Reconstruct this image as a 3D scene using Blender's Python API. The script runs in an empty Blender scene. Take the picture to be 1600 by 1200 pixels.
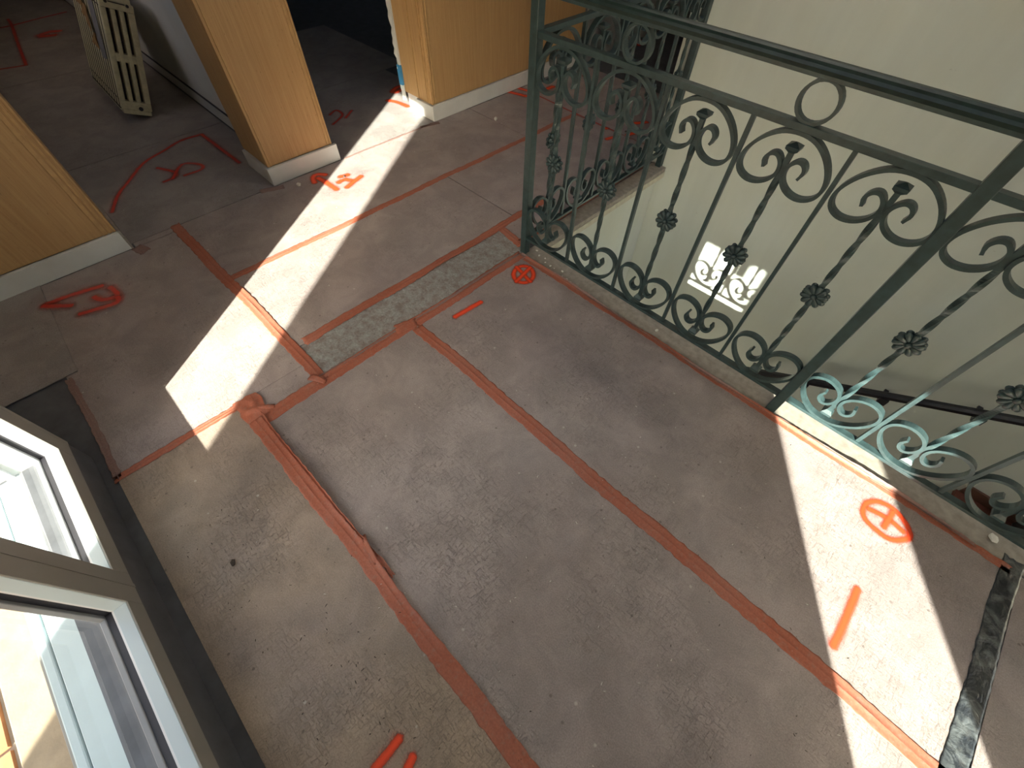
import bpy, bmesh, math, random
from mathutils import Matrix, Vector, Quaternion
random.seed(7)
U = 1.35          # metres per survey unit: every layout number below is in units of the camera height
SC = bpy.context.scene
COL = SC.collection

# ---------------------------------------------------------------- camera
cd = bpy.data.cameras.new('camera'); cam = bpy.data.objects.new('camera', cd); COL.objects.link(cam)
cd.sensor_width = 36.0; cd.lens = 660.02 / 1600 * 36.0; cd.clip_start = 0.02
RW = ((0.71099638, 0.70289576, 0.02053533), (0.58394666, -0.57390261, -0.57414466), (-0.39177857, 0.42020631, -0.81849631))
mw = Matrix(((RW[0][0], -RW[1][0], -RW[2][0], 0), (RW[0][1], -RW[1][1], -RW[2][1], 0), (RW[0][2], -RW[1][2], -RW[2][2], 1.0 * U), (0, 0, 0, 1)))
cam.matrix_world = mw
SC.camera = cam

# ---------------------------------------------------------------- sky, sun, exposure
SC.view_settings.view_transform = 'Standard'; SC.view_settings.look = 'None'
SC.view_settings.gamma = 1.0; SC.view_settings.use_curve_mapping = False
SC.view_settings.exposure = 0.0
SUN_DIR = Vector((-0.70, 1.0, -0.575)).normalized()
w = bpy.data.worlds.new('sky'); SC.world = w; w.use_nodes = True
nt = w.node_tree; nt.nodes.clear()
wo = nt.nodes.new('ShaderNodeOutputWorld'); bg = nt.nodes.new('ShaderNodeBackground')
sky = nt.nodes.new('ShaderNodeTexSky'); sky.sky_type = 'NISHITA'; sky.sun_disc = False
sky.sun_elevation = math.radians(25.2); sky.sun_rotation = math.atan2(0.70, -1.0); sky.air_density = 1.0; sky.dust_density = 2.5
bg.inputs[1].default_value = 0.75
wb = nt.nodes.new('ShaderNodeMix'); wb.data_type = 'RGBA'; wb.blend_type = 'MULTIPLY'; wb.inputs[0].default_value = 1; wb.inputs[7].default_value = (1.0, .905, .815, 1)   # the camera's white balance
nt.links.new(sky.outputs[0], wb.inputs[6]); nt.links.new(wb.outputs[2], bg.inputs[0]); nt.links.new(bg.outputs[0], wo.inputs[0])
sl = bpy.data.lights.new('sun', 'SUN'); sun = bpy.data.objects.new('sun', sl); COL.objects.link(sun)
sl.energy = 33.0; sl.angle = 0.0093; sl.color = (1.0, 0.92, 0.77)
sun.rotation_euler = SUN_DIR.to_track_quat('-Z', 'Y').to_euler(); sun.location = (3, -5, 4)

# ---------------------------------------------------------------- helpers
def link(o, parent=None):
    COL.objects.link(o)
    if parent is not None: o.parent = parent
    return o
def tag(o, label=None, cat=None, group=None, kind=None):
    if label: o['label'] = label
    if cat: o['category'] = cat
    if group: o['group'] = group
    if kind: o['kind'] = kind
    return o
def thing(name, loc, label, cat, group=None, rz=0.0):
    o = bpy.data.objects.new(name, None); o.empty_display_size = .05
    o.location = Vector(loc) * U; o.rotation_euler = (0, 0, rz)
    link(o); return tag(o, label, cat, group)
class MB:
    """collects geometry in survey units"""
    def __init__(s): s.v = []; s.f = []; s.a = {}
    def quad(s, pts):
        n = len(s.v); s.v += [tuple(p) for p in pts]; s.f.append(tuple(range(n, n + len(pts)))); return s
    def box(s, x0, x1, y0, y1, z0, z1):
        n = len(s.v)
        s.v += [(x0,y0,z0),(x1,y0,z0),(x1,y1,z0),(x0,y1,z0),(x0,y0,z1),(x1,y0,z1),(x1,y1,z1),(x0,y1,z1)]
        for f in ((0,3,2,1),(4,5,6,7),(0,1,5,4),(1,2,6,5),(2,3,7,6),(3,0,4,7)): s.f.append(tuple(n+i for i in f))
        return s
    def grid(s, rows, closed=False, caps=False):
        n = len(s.v); m = len(rows[0])
        for r in rows: s.v += [tuple(p) for p in r]
        for i in range(len(rows) - 1):
            for j in range(m if closed else m - 1):
                a = n + i*m + j; b = n + i*m + (j+1) % m
                s.f.append((a, b, b + m, a + m))
        if caps:
            s.f.append(tuple(n + j for j in reversed(range(m)))); e = n + (len(rows)-1)*m
            s.f.append(tuple(e + j for j in range(m)))
        return s
    def cyl(s, c, axis, r, h, n=14, r2=None):
        ax = Vector(axis).normalized(); q = ax.to_track_quat('Z', 'Y'); c = Vector(c); r2 = r if r2 is None else r2
        rows = [[c + q @ Vector((rr*math.cos(2*math.pi*k/n), rr*math.sin(2*math.pi*k/n), hh)) for k in range(n)] for rr, hh in ((r, 0), (r2, h))]
        return s.grid(rows, True, True)
    def mesh(s, name, off=(0,0,0), smooth=False):
        me = bpy.data.meshes.new(name)
        me.from_pydata([((x-off[0])*U, (y-off[1])*U, (z-off[2])*U) for x, y, z in s.v], [], s.f)
        bm = bmesh.new(); bm.from_mesh(me); bmesh.ops.recalc_face_normals(bm, faces=bm.faces); bm.to_mesh(me); bm.free()
        if smooth:
            for p in me.polygons: p.use_smooth = True
        return me
    def build(s, name, mat, parent=None, off=(0,0,0), smooth=False, bevel=0.0, label=None, kind=None):
        me = s.mesh(name, off, smooth); me.materials.append(mat)
        o = link(bpy.data.objects.new(name, me), parent)
        if parent is None and off != (0,0,0): o.location = Vector(off) * U
        if bevel:
            b = o.modifiers.new('bevel', 'BEVEL'); b.width = bevel * U; b.segments = 2; b.limit_method = 'ANGLE'
        if label: o['label'] = label
        if kind: o['kind'] = kind
        return o
def inst(src, parent, loc=(0,0,0), rot=(0,0,0), scale=(1,1,1), name=None):
    o = src.copy(); COL.objects.link(o); o.parent = parent
    o.location = Vector(loc) * U; o.rotation_euler = rot; o.scale = scale
    return o
def cr(pts, n=6):
    """Catmull-Rom through points of any dimension"""
    P = [pts[0]] + list(pts) + [pts[-1]]; out = []
    for i in range(1, len(P) - 2):
        for k in range(n):
            t = k / n
            out.append(tuple(.5*((2*b) + (c-a)*t + (2*a-5*b+4*c-d)*t*t + (3*b-a-3*c+d)*t**3) for a, b, c, d in zip(P[i-1], P[i], P[i+1], P[i+2])))
    out.append(tuple(pts[-1])); return out

# ---------------------------------------------------------------- materials
class NT:
    def __init__(s, name):
        s.m = bpy.data.materials.new(name); s.m.use_nodes = True; s.t = s.m.node_tree; s.t.nodes.clear()
        s.out = s.n('ShaderNodeOutputMaterial'); s.co = s.n('ShaderNodeTexCoord').outputs['Object']
    def n(s, t, **k):
        x = s.t.nodes.new(t)
        for a, b in k.items(): setattr(x, a, b)
        return x
    def l(s, a, b): s.t.links.new(a, b)
    def mapping(s, scale=(1,1,1), rot=(0,0,0), geo=False):
        m = s.n('ShaderNodeMapping'); m.inputs['Scale'].default_value = scale; m.inputs['Rotation'].default_value = rot
        s.l(s.n('ShaderNodeNewGeometry').outputs['Position'] if geo else s.co, m.inputs[0]); return m.outputs[0]
    def noise(s, scale, detail=4, rough=.55, vec=None, dist=0):
        x = s.n('ShaderNodeTexNoise'); x.inputs['Scale'].default_value = scale; x.inputs['Detail'].default_value = detail
        x.inputs['Roughness'].default_value = rough; x.inputs['Distortion'].default_value = dist
        s.l(vec if vec is not None else s.co, x.inputs['Vector']); return x.outputs['Fac']
    def ramp(s, fac, stops):
        r = s.n('ShaderNodeValToRGB'); e = r.color_ramp.elements
        while len(e) < len(stops): e.new(.5)
        for q, (p, c) in zip(e, stops):
            q.position = p; q.color = (c, c, c, 1) if isinstance(c, (int, float)) else (*c, 1)
        s.l(fac, r.inputs[0]); return r.outputs[0]
    def mix(s, fac, a, b, mode='MIX'):
        m = s.n('ShaderNodeMix', data_type='RGBA', blend_type=mode)
        for sock, v in ((m.inputs[0], fac), (m.inputs[6], a), (m.inputs[7], b)):
            if isinstance(v, (int, float)): sock.default_value = v
            elif isinstance(v, tuple): sock.default_value = (*v, 1)
            else: s.l(v, sock)
        return m.outputs[2]
    def math(s, op, a, b=0.0):
        m = s.n('ShaderNodeMath', operation=op)
        for sock, v in ((m.inputs[0], a), (m.inputs[1], b)):
            if isinstance(v, (int, float)): sock.default_value = v
            else: s.l(v, sock)
        return m.outputs[0]
    def bump(s, h, strength=.3, dist=.002):
        b = s.n('ShaderNodeBump'); b.inputs['Strength'].default_value = strength; b.inputs['Distance'].default_value = dist
        s.l(h, b.inputs['Height']); return b.outputs[0]
    def bsdf(s, col, rough=.6, metal=0.0, normal=None, spec=.5):
        p = s.n('ShaderNodeBsdfPrincipled')
        for sock, v in ((p.inputs['Base Color'], col), (p.inputs['Roughness'], rough)):
            if isinstance(v, (int, float)): sock.default_value = v
            elif isinstance(v, tuple): sock.default_value = (*v, 1)
            else: s.l(v, sock)
        p.inputs['Metallic'].default_value = metal; p.inputs['Specular IOR Level'].default_value = spec
        if normal is not None: s.l(normal, p.inputs['Normal'])
        s.l(p.outputs[0], s.out.inputs[0]); return p
def simple(name, col, rough=.6, var=.12, scale=20, bump=.15, metal=0.0, spec=.5):
    t = NT(name); n = t.noise(scale, 5)
    c = t.mix(t.ramp(n, [(.3, 0.0), (.7, 1.0)]), tuple(x*(1-var) for x in col), tuple(min(1, x*(1+var)) for x in col))
    t.bsdf(c, rough, metal, t.bump(t.noise(scale*6, 3), bump, .001), spec); return t.m

def sheet_mat(name, base, dust):
    t = NT(name); P = t.mapping((1,1,1), geo=True)
    big = t.ramp(t.noise(1.6, 4, .6, P), [(.35, 0.0), (.68, 1.0)])
    c = t.mix(big, base, dust)
    blot = t.ramp(t.noise(7, 5, .65, P, .6), [(.40, .86), (.62, 1.06)])
    c = t.mix(1.0, c, blot, 'MULTIPLY')
    fine = t.ramp(t.noise(260, 3, .7, P), [(.32, .80), (.66, 1.16)])
    c = t.mix(1.0, c, fine, 'MULTIPLY')
    # scuffs and fibres: short marks in two directions, in patches only
    patch = t.ramp(t.noise(2.6, 3, .6, P), [(.40, 0.0), (.58, 1.0)])
    s1 = t.ramp(t.noise(1.0, 6, .7, t.mapping((34, 150, 34), (0, 0, .55), geo=True), 1.4), [(.555, 0.0), (.60, .9), (.63, .2)])
    s2 = t.ramp(t.noise(1.0, 6, .7, t.mapping((140, 26, 30), (0, 0, .35), geo=True), 1.4), [(.56, 0.0), (.60, .9), (.64, .2)])
    sc = t.math('MULTIPLY', t.math('MAXIMUM', s1, s2), patch)
    c = t.mix(t.math('MULTIPLY', sc, .55), c, (.13, .10, .085))
    vo = t.n('ShaderNodeTexVoronoi'); vo.inputs['Scale'].default_value = 17; t.l(P, vo.inputs['Vector'])
    dots = t.ramp(vo.outputs['Distance'], [(.0, 1.0), (.055, .8), (.085, 0.0)])
    c = t.mix(t.math('MULTIPLY', dots, .55), c, (.07, .055, .045))
    vo2 = t.n('ShaderNodeTexVoronoi'); vo2.inputs['Scale'].default_value = 11.3; t.l(P, vo2.inputs['Vector'])
    d2 = t.ramp(vo2.outputs['Distance'], [(.0, 1.0), (.04, .7), (.06, 0.0)])
    c = t.mix(t.math('MULTIPLY', d2, .5), c, (.75, .72, .66))
    h = t.math('ADD', t.math('MULTIPLY', t.noise(260, 3, .7, P), .35), t.math('MULTIPLY', sc, -.8))
    h = t.math('ADD', h, t.math('MULTIPLY', t.noise(24, 4, .6, P), .7))
    t.bsdf(c, t.ramp(t.noise(9, 4, .6, P), [(.3, .42), (.7, .58)]), 0.0, t.bump(h, .6, .0025), .55)
    return t.m

M_SHEET = sheet_mat('protective_board', (.335, .275, .264), (.400, .342, .318))
M_SHEET2 = sheet_mat('protective_board_pale', (.30, .262, .255), (.36, .32, .30))
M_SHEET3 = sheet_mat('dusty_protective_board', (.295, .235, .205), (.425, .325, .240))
def tape_mat(name, c0, c1, worn):
    t = NT(name); P = t.mapping((1,1,1), geo=True)
    n = t.ramp(t.noise(5, 4, .6, P), [(.35, 0.0), (.7, 1.0)])
    c = t.mix(n, c0, c1)
    c = t.mix(t.math('MULTIPLY', t.ramp(t.noise(1.0, 5, .7, t.mapping((60, 60, 60), geo=True)), [(.52, 0.0), (.66, 1.0)]), .45), c, worn)
    c = t.mix(1.0, c, t.ramp(t.noise(170, 2, .6, P), [(.3, .86), (.7, 1.12)]), 'MULTIPLY')
    t.bsdf(c, .55, 0.0, t.bump(t.noise(90, 4, .6, P), .3, .002), .4); return t.m
M_TAPE = tape_mat('salmon_tape', (.38, .110, .060), (.40, .145, .095), (.34, .20, .16))
M_TAPE_DULL = tape_mat('dull_tape', (.25, .145, .125), (.27, .175, .155), (.27, .225, .205))
def black_tape():
    t = NT('black_tape'); P = t.mapping((1,1,1), geo=True)
    c = t.mix(t.ramp(t.noise(14, 5, .65, P, 1.5), [(.45, 0.0), (.7, 1.0)]), (.022, .026, .032), (.14, .155, .16))
    t.bsdf(c, .28, 0.0, t.bump(t.noise(26, 5, .6, P, 1.2), .7, .006), .6); return t.m
M_BLACKTAPE = black_tape()
def spray_mat(name, col, cover):
    t = NT(name)
    a = t.n('ShaderNodeAttribute', attribute_name='paint').outputs['Fac']
    P = t.mapping((1,1,1), geo=True)
    n = t.math('MULTIPLY', t.math('SUBTRACT', t.noise(420, 2, .6, P), .5), .9)
    n = t.math('ADD', n, t.math('MULTIPLY', t.math('SUBTRACT', t.noise(30, 3, .6, P), .5), .7))
    al = t.math('ADD', t.math('MULTIPLY', a, 1.1), t.math('MULTIPLY', n, t.math('SUBTRACT', 1.1, a)))
    al = t.math('MULTIPLY', t.ramp(al, [(.10, 0.0), (1.0, cover)]), t.ramp(a, [(.0, 0.0), (.15, 1.0)]))
    d = t.n('ShaderNodeBsdfPrincipled'); d.inputs['Base Color'].default_value = (*col, 1); d.inputs['Roughness'].default_value = .6
    tr = t.n('ShaderNodeBsdfTransparent'); mx = t.n('ShaderNodeMixShader')
    t.l(al, mx.inputs[0]); t.l(tr.outputs[0], mx.inputs[1]); t.l(d.outputs[0], mx.inputs[2]); t.l(mx.outputs[0], t.out.inputs[0]); return t.m
M_SPRAY = spray_mat('orange_red_spray_paint', (.85, .070, .015), 1.0)
M_SPRAY_DIM = spray_mat('thin_red_spray_paint', (.72, .050, .03), .62)

def ochre():
    t = NT('ochre_wood_grain')
    g = t.noise(1.0, 7, .68, t.mapping((90, 90, 3.2)), .6)
    c = t.mix(t.ramp(g, [(.32, 0.0), (.68, 1.0)]), (.42, .245, .105), (.56, .36, .165))
    c = t.mix(t.ramp(t.noise(1.5, 3), [(.35, 0.0), (.7, .55)]), c, (.48, .29, .125))
    sp = t.ramp(t.noise(1.0, 4, .6, t.mapping((190, 190, 45))), [(.66, 0.0), (.72, 1.0)])
    c = t.mix(t.math('MULTIPLY', sp, .65), c, (.16, .085, .03))
    h = t.math('SUBTRACT', t.math('MULTIPLY', g, .8), sp)
    t.bsdf(c, .52, 0.0, t.bump(h, .5, .003), .4); return t.m
M_OCHRE = ochre()
M_OCHRE_TRIM = simple('ochre_trim', (.50, .31, .13), .5, .15, 30)
M_SKIRT = simple('white_skirting', (.66, .66, .64), .45, .06, 8, .05)
M_SKIRT_DIM = simple('grey_skirting', (.50, .50, .48), .5, .06, 8, .05)
def plaster(name, col, stain):
    t = NT(name)
    c = t.mix(t.ramp(t.noise(1.3, 4, .6), [(.38, 0.0), (.75, 1.0)]), col, stain)
    c = t.mix(1.0, c, t.ramp(t.noise(1.0, 4, .6, t.mapping((9, 9, 1.2))), [(.3, .95), (.7, 1.03)]), 'MULTIPLY')
    sp = t.ramp(t.noise(1.0, 3, .6, t.mapping((22, 22, 60))), [(.72, 0.0), (.75, 1.0)])
    c = t.mix(t.math('MULTIPLY', sp, .22), c, (.25, .22, .17))
    t.bsdf(c, .75, 0.0, t.bump(t.noise(60, 4), .12, .002), .3); return t.m
M_CREAM = plaster('cream_plaster', (.67, .71, .66), (.65, .66, .56))
M_WHITEWALL = plaster('white_plaster', (.62, .62, .60), (.55, .55, .53))
M_CEIL = simple('ceiling_paint', (.72, .71, .67), .8, .03, 4, .05)
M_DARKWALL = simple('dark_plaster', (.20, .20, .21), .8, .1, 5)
M_BASE = simple('dark_stone_floor', (.085, .088, .10), .5, .25, 14, .2)
M_LEDGE = simple('grey_stone_ledge', (.30, .265, .225), .6, .22, 38, .5)
M_NOSE = simple('cream_stone_edge', (.56, .53, .42), .6, .12, 30, .2)
M_IRON = simple('green_black_iron', (.030, .055, .058), .36, .28, 40, .3, 0.0, .55)
M_RAILTOP = simple('dark_green_handrail', (.012, .026, .023), .40, .3, 30, .15, 0.0, .35)
def screed():
    t = NT('cement_screed'); P = t.mapping((1,1,1), geo=True)
    c = t.mix(t.ramp(t.noise(26, 6, .75, P, .3), [(.38, 0.0), (.64, 1.0)]), (.24, .20, .18), (.37, .375, .355))
    c = t.mix(1.0, c, t.ramp(t.noise(120, 3, .7, P), [(.3, .78), (.7, 1.15)]), 'MULTIPLY')
    t.bsdf(c, .8, 0.0, t.bump(t.noise(120, 4, .7, P), .5, .003), .3); return t.m
M_SCREED = screed()
M_UPVC = simple('white_frame_plastic', (.46, .53, .57), .32, .02, 5, .03, 0.0, .5)
M_GREYFRAME = simple('grey_frame_face', (.25, .24, .22), .45, .05, 9, .04)
M_GASKET = simple('black_gasket', (.028, .026, .032), .5, .1, 30)
M_BEAD = simple('pale_glazing_bead', (.24, .245, .26), .35, .05, 12, .04)
def glass():
    t = NT('tinted_glass')
    ge = t.n('ShaderNodeNewGeometry'); dt = t.n('ShaderNodeVectorMath', operation='DOT_PRODUCT')   # Schlick reflectance of a thin pane
    t.l(ge.outputs['Normal'], dt.inputs[0]); t.l(ge.outputs['Incoming'], dt.inputs[1])
    fr = t.math('ADD', .06, t.math('MULTIPLY', .9, t.math('POWER', t.math('SUBTRACT', 1.0, t.math('ABSOLUTE', dt.outputs['Value'])), 5.0)))
    tr = t.n('ShaderNodeBsdfTransparent'); tr.inputs['Color'].default_value = (.86, .95, .965, 1)
    gl = t.n('ShaderNodeBsdfGlossy'); gl.inputs['Roughness'].default_value = .02
    mx = t.n('ShaderNodeMixShader'); t.l(fr, mx.inputs[0]); t.l(tr.outputs[0], mx.inputs[1]); t.l(gl.outputs[0], mx.inputs[2])
    t.l(mx.outputs[0], t.out.inputs[0]); return t.m
M_GLASS = glass()
M_LIP = simple('white_lip', (.62, .62, .64), .4, .04, 12, .05)
M_SILL = simple('pale_blue_sill', (.42, .50, .53), .6, .05, 9, .25)
M_RENDER = simple('beige_render', (.31, .245, .17), .85, .12, 26, .4)
M_TERRA = simple('terracotta', (.40, .19, .09), .75, .2, 14, .3)
M_MORTAR = simple('pale_mortar', (.36, .30, .25), .9, .1, 30)
M_RAD = simple('cream_radiator_paint', (.60, .55, .37), .5, .15, 34, .25)
M_GAPSHADE = simple('gap_shade_and_rust', (.022, .012, .010), .8, .3, 40)
M_CARD = simple('brown_cardboard', (.32, .18, .08), .8, .2, 16, .2)
M_LILAC = simple('grey_plastic_sheet', (.21, .20, .22), .5, .1, 8)
M_BLUE = simple('blue_paint', (.06, .28, .55), .5, .1, 20)
M_CHIP = simple('white_chip', (.72, .70, .64), .8, .1, 40, .4)
M_DIRT = simple('dark_grit', (.06, .045, .035), .9, .3, 60)
M_TREAD = simple('red_brown_tread', (.17, .055, .035), .45, .3, 18, .1)
M_RISER = simple('dark_riser', (.055, .05, .05), .5, .2, 18)
M_BLACKRAIL = simple('black_handrail', (.02, .02, .024), .35, .1, 10)
M_DARKWOOD = simple('dark_brown_wood', (.12, .055, .035), .5, .2, 12)

# ================================================================ THE SETTING
def struct(name, mb, mat, off=(0,0,0), parent=None):
    o = mb.build(name, mat, parent, off)
    if parent is None: o['kind'] = 'structure'
    return o
XL, XR = -5.6, 2.3            # far left wall, right wall
YF, YB = 1.88, 4.2            # stairwell far wall, hall end
ZC = 1.95
# floor: dark stone under the boards, with the stairwell left open (x > -.866, 1.02 < y < 1.88)
fl = MB(); zt = -.003
fl.box(XL, -.87, -.58, YB, -.08, zt); fl.box(-.87, XR, -.41, 1.02, -.08, zt); fl.box(-.87, XR, 2.0, YB, -.08, zt)
floor = struct('floor', fl, M_BASE)
cl = MB(); SK = (-1.2, .3, .60, 1.75)   # ceiling with a deep open shaft, added unseen to brighten the landing
cl.box(XL-.1, SK[0], -.6, YB+.1, ZC, ZC+.05); cl.box(SK[1], XR+.1, -.6, YB+.1, ZC, ZC+.05); cl.box(SK[0], SK[1], -.6, SK[2], ZC, ZC+.05); cl.box(SK[0], SK[1], SK[3], YB+.1, ZC, ZC+.05)
struct('ceiling', cl, M_CEIL)
sh = MB(); sh.box(SK[0]-.05, SK[0], SK[2]-.05, SK[3]+.05, ZC+.05, 3.0); sh.box(SK[1], SK[1]+.05, SK[2]-.05, SK[3]+.05, ZC+.05, 3.0); sh.box(SK[0], SK[1], SK[2]-.05, SK[2], ZC+.05, 3.0); sh.box(SK[0], SK[1], SK[3], SK[3]+.05, ZC+.05, 3.0)
struct('trim_added_light_shaft', sh, M_CEIL)
# stone ledges along the two open sides of the stairwell
MB().box(-.868, XR, .957, 1.030, -.03, .0).build('stone_ledge', M_LEDGE, floor, bevel=.002, label='grey stone ledge under the long railing')
MB().box(-.906, -.836, 1.030, YF, -.02, .0).build('stone_ledge', M_LEDGE, floor, bevel=.002, label='brown-grey stone ledge under the short railing')
MB().box(-.830, XR, 1.0305, 1.0385, -.05, -.002).build('ledge_edge', M_NOSE, floor)
MB().box(-.866, -.8345, 1.039, YF, -.045, -.0205).build('ledge_edge', M_NOSE, floor)
# stairwell
struct('wall_stairwell_far', MB().box(-.93, XR, YF, 2.0, -2.2, ZC), M_CREAM)
struct('wall_stairwell_left', MB().box(-.93, -.866, 1.02, YF, -2.2, -.045), M_CREAM)
struct('wall_stairwell_near', MB().box(-.866, XR, .96, 1.02, -2.2, -.08), M_CREAM)
struct('floor_stairwell', MB().box(-.93, XR, .96, 2.0, -2.3, -2.2), M_BASE)
wr = MB()   # right wall with an unseen opening added to light the stairwell
wr.box(XR, XR+.12, -.6, 1.15, -2.3, ZC); wr.box(XR, XR+.12, 1.80, YB, -2.3, ZC)
wr.box(XR, XR+.12, 1.15, 1.80, -2.3, -.2); wr.box(XR, XR+.12, 1.15, 1.80, 1.55, ZC)
struct('wall_right', wr, M_CREAM)
wf = MB(); wf.box(XL, -4.6, YB, YB+.1, -.1, ZC); wf.box(-3.9, XR, YB, YB+.1, -.1, ZC); wf.box(-4.6, -3.9, YB, YB+.1, -.1, .7); wf.box(-4.6, -3.9, YB, YB+.1, 1.3, ZC)  # opening added to give the dark middle room a little light
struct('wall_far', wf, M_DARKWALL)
# hall end: doorway into an unlit room
he = MB(); he.box(-1.9, -1.885, 2.56, 2.68, 0, ZC); he.box(-.97, -.93, 2.0, 2.68, 0, ZC); he.box(-1.885, -.97, 2.56, 2.68, 1.5, ZC)
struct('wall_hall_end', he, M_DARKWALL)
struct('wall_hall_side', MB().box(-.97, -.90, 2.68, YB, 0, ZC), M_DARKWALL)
# far left wall with a window
wl = MB(); wl.box(XL-.1, XL, -.6, -.3, -.1, ZC); wl.box(XL-.1, XL, -.3, .5, -.1, ZC); wl.box(XL-.1, XL, .5, YB, -.1, ZC)
struct('wall_left', wl, M_WHITEWALL)
# window wall
ww = MB(); ww.box(XL, -3.55, -.75, -.58, -.1, ZC); ww.box(-2.55, -1.065, -.75, -.58, -.1, ZC); ww.box(-3.55, -2.55, -.75, -.58, -.1, 1.0); ww.box(-3.55, -2.55, -.75, -.58, 1.45, ZC)
ww.box(-1.065, XR, -.56, -.40, 1.16, ZC); ww.box(1.478, XR, -.56, -.40, -.1, 1.16); 
ww.box(-.12, 1.03, -.56, -.40, -.1, 1.16)
wwo = struct('wall_window_side', ww, M_WHITEWALL)
struct('trim_window_plinth', MB().box(-1.065, 1.478, -.50, -.404, -.1, .077).box(-1.065, -1.050, -.60, -.50, -.1, .077), M_BASE)  # dark stone colour paints in the shade band under the leaves
rev = MB().box(-1.065, -1.052, -.60, -.40, .077, ZC)
rv = struct('trim_window_reveal', rev, M_GREYFRAME)
MB().box(-1.052, -1.046, -.470, -.455, .078, 1.16).build('shutter_track', M_BEAD, rv); MB().box(-1.052, -1.044, -.520, -.506, .078, 1.16).build('shutter_track', M_BEAD, rv)
# ---- wall between landing and left rooms: three ochre clad piers
T = .235
def skirt(parent, boxes, mat, h=.068):
    for b in boxes: MB().box(b[0], b[1], b[2], b[3], 0.0, h).build('skirting_board', mat, parent, bevel=.002)
def pier(name, xf, y0, y1, grooves, jamb0, jamb1, label):
    o = struct(name, MB().box(xf-T+.02, xf-.012, y0+.010, y1-.010, 0, ZC), M_WHITEWALL)
    o['label'] = label
    z0 = .069
    MB().box(xf-.012, xf, y0, y1, z0, ZC).build('cladding_panel', M_OCHRE, o, bevel=.0015)
    if jamb0: MB().box(xf-T+.012, xf-.012, y0, y0+.010, z0, ZC).build('jamb_lining', M_OCHRE, o, bevel=.001)
    if jamb1: MB().box(xf-T+.012, xf-.012, y1-.010, y1, z0, ZC).build('jamb_lining', M_OCHRE, o, bevel=.001)
    for g in grooves:
        MB().box(xf, xf+.0035, g[0], g[1], z0, ZC).build('corner_bead', M_OCHRE_TRIM, o, bevel=.001)
    return o
pl = pier('wall_pier', -1.878, -1.6+1.02, -.045, [(-.052, -.046), (-.066, -.059), (-.083, -.071)], False, True, 'ochre clad wall left of the first doorway')
skirt(pl, [(-1.878, -1.864, -.58, -.043)], M_SKIRT)
MB().box(-2.10, -1.864, -.043, -.036, 0, .072).build('jamb_edge', M_LEDGE, pl)
pm = pier('wall_pier', -1.912, .535, .832, [(.822, .828), (.808, .815), (.545, .549)], True, True, 'ochre clad pier between the two doorways')
skirt(pm, [(-1.912, -1.897, .523, .845), (-2.125, -1.912, .523, .536)], M_SKIRT)
prr = pier('wall_pier', -1.912, 1.400, YB-1.64, [(1.404, 1.409), (1.418, 1.423)], True, False, 'ochre clad wall right of the second doorway')
skirt(prr, [(-1.912, -1.897, 1.388, 2.56), (-2.03, -1.912, 1.388, 1.401)], M_SKIRT)
for x in (-1.935, -1.95, -2.02): MB().box(x, x+.005, 1.3965, 1.400, .07, ZC).build('corner_bead', M_OCHRE_TRIM, prr, bevel=.001)
# rough plaster edge with a blue paint patch behind the right pier's lining
rng = random.Random(3); pe = MB(); rows = []
for k in range(60):
    z = .03 + k*.02; j = rng.uniform(0, .010)
    rows.append([(-2.147-j*.5, 1.398, z), (-2.147-j*.5, 1.392-j, z), (-2.13, 1.392-j*.4, z), (-2.13, 1.398, z)])
pe.grid(rows, True, True).build('broken_plaster_edge', M_SKIRT, prr, label='ragged white plaster edge')
MB().box(-2.152, -2.128, 1.3855, 1.3975, .10, .185).build('paint_patch', M_BLUE, prr, label='blue paint patch low on the plaster edge')
pe = MB(); rows = []
lin = MB(); lin.box(-2.147, -1.878, -.45, -.045, 1.5, ZC)
struct('wall_lintel', MB().box(-2.13, -1.90, -.045, .535, 1.5, ZC), M_WHITEWALL); struct('wall_lintel', MB().box(-2.13, -1.90, .832, 1.40, 1.5, ZC), M_WHITEWALL)
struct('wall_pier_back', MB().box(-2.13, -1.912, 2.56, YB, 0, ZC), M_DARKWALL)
pt = struct('wall_partition', MB().box(XL, -2.13, .628, .70, 0, ZC), M_WHITEWALL)
MB().box(XL, -2.13, .620, .628, .003, .060).build('skirting_board', M_SKIRT_DIM, pt, bevel=.001)
MB().box(XL, -2.13, .6195, .628, .0600, .0625).build('skirting_gap', M_GASKET, pt)

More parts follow.
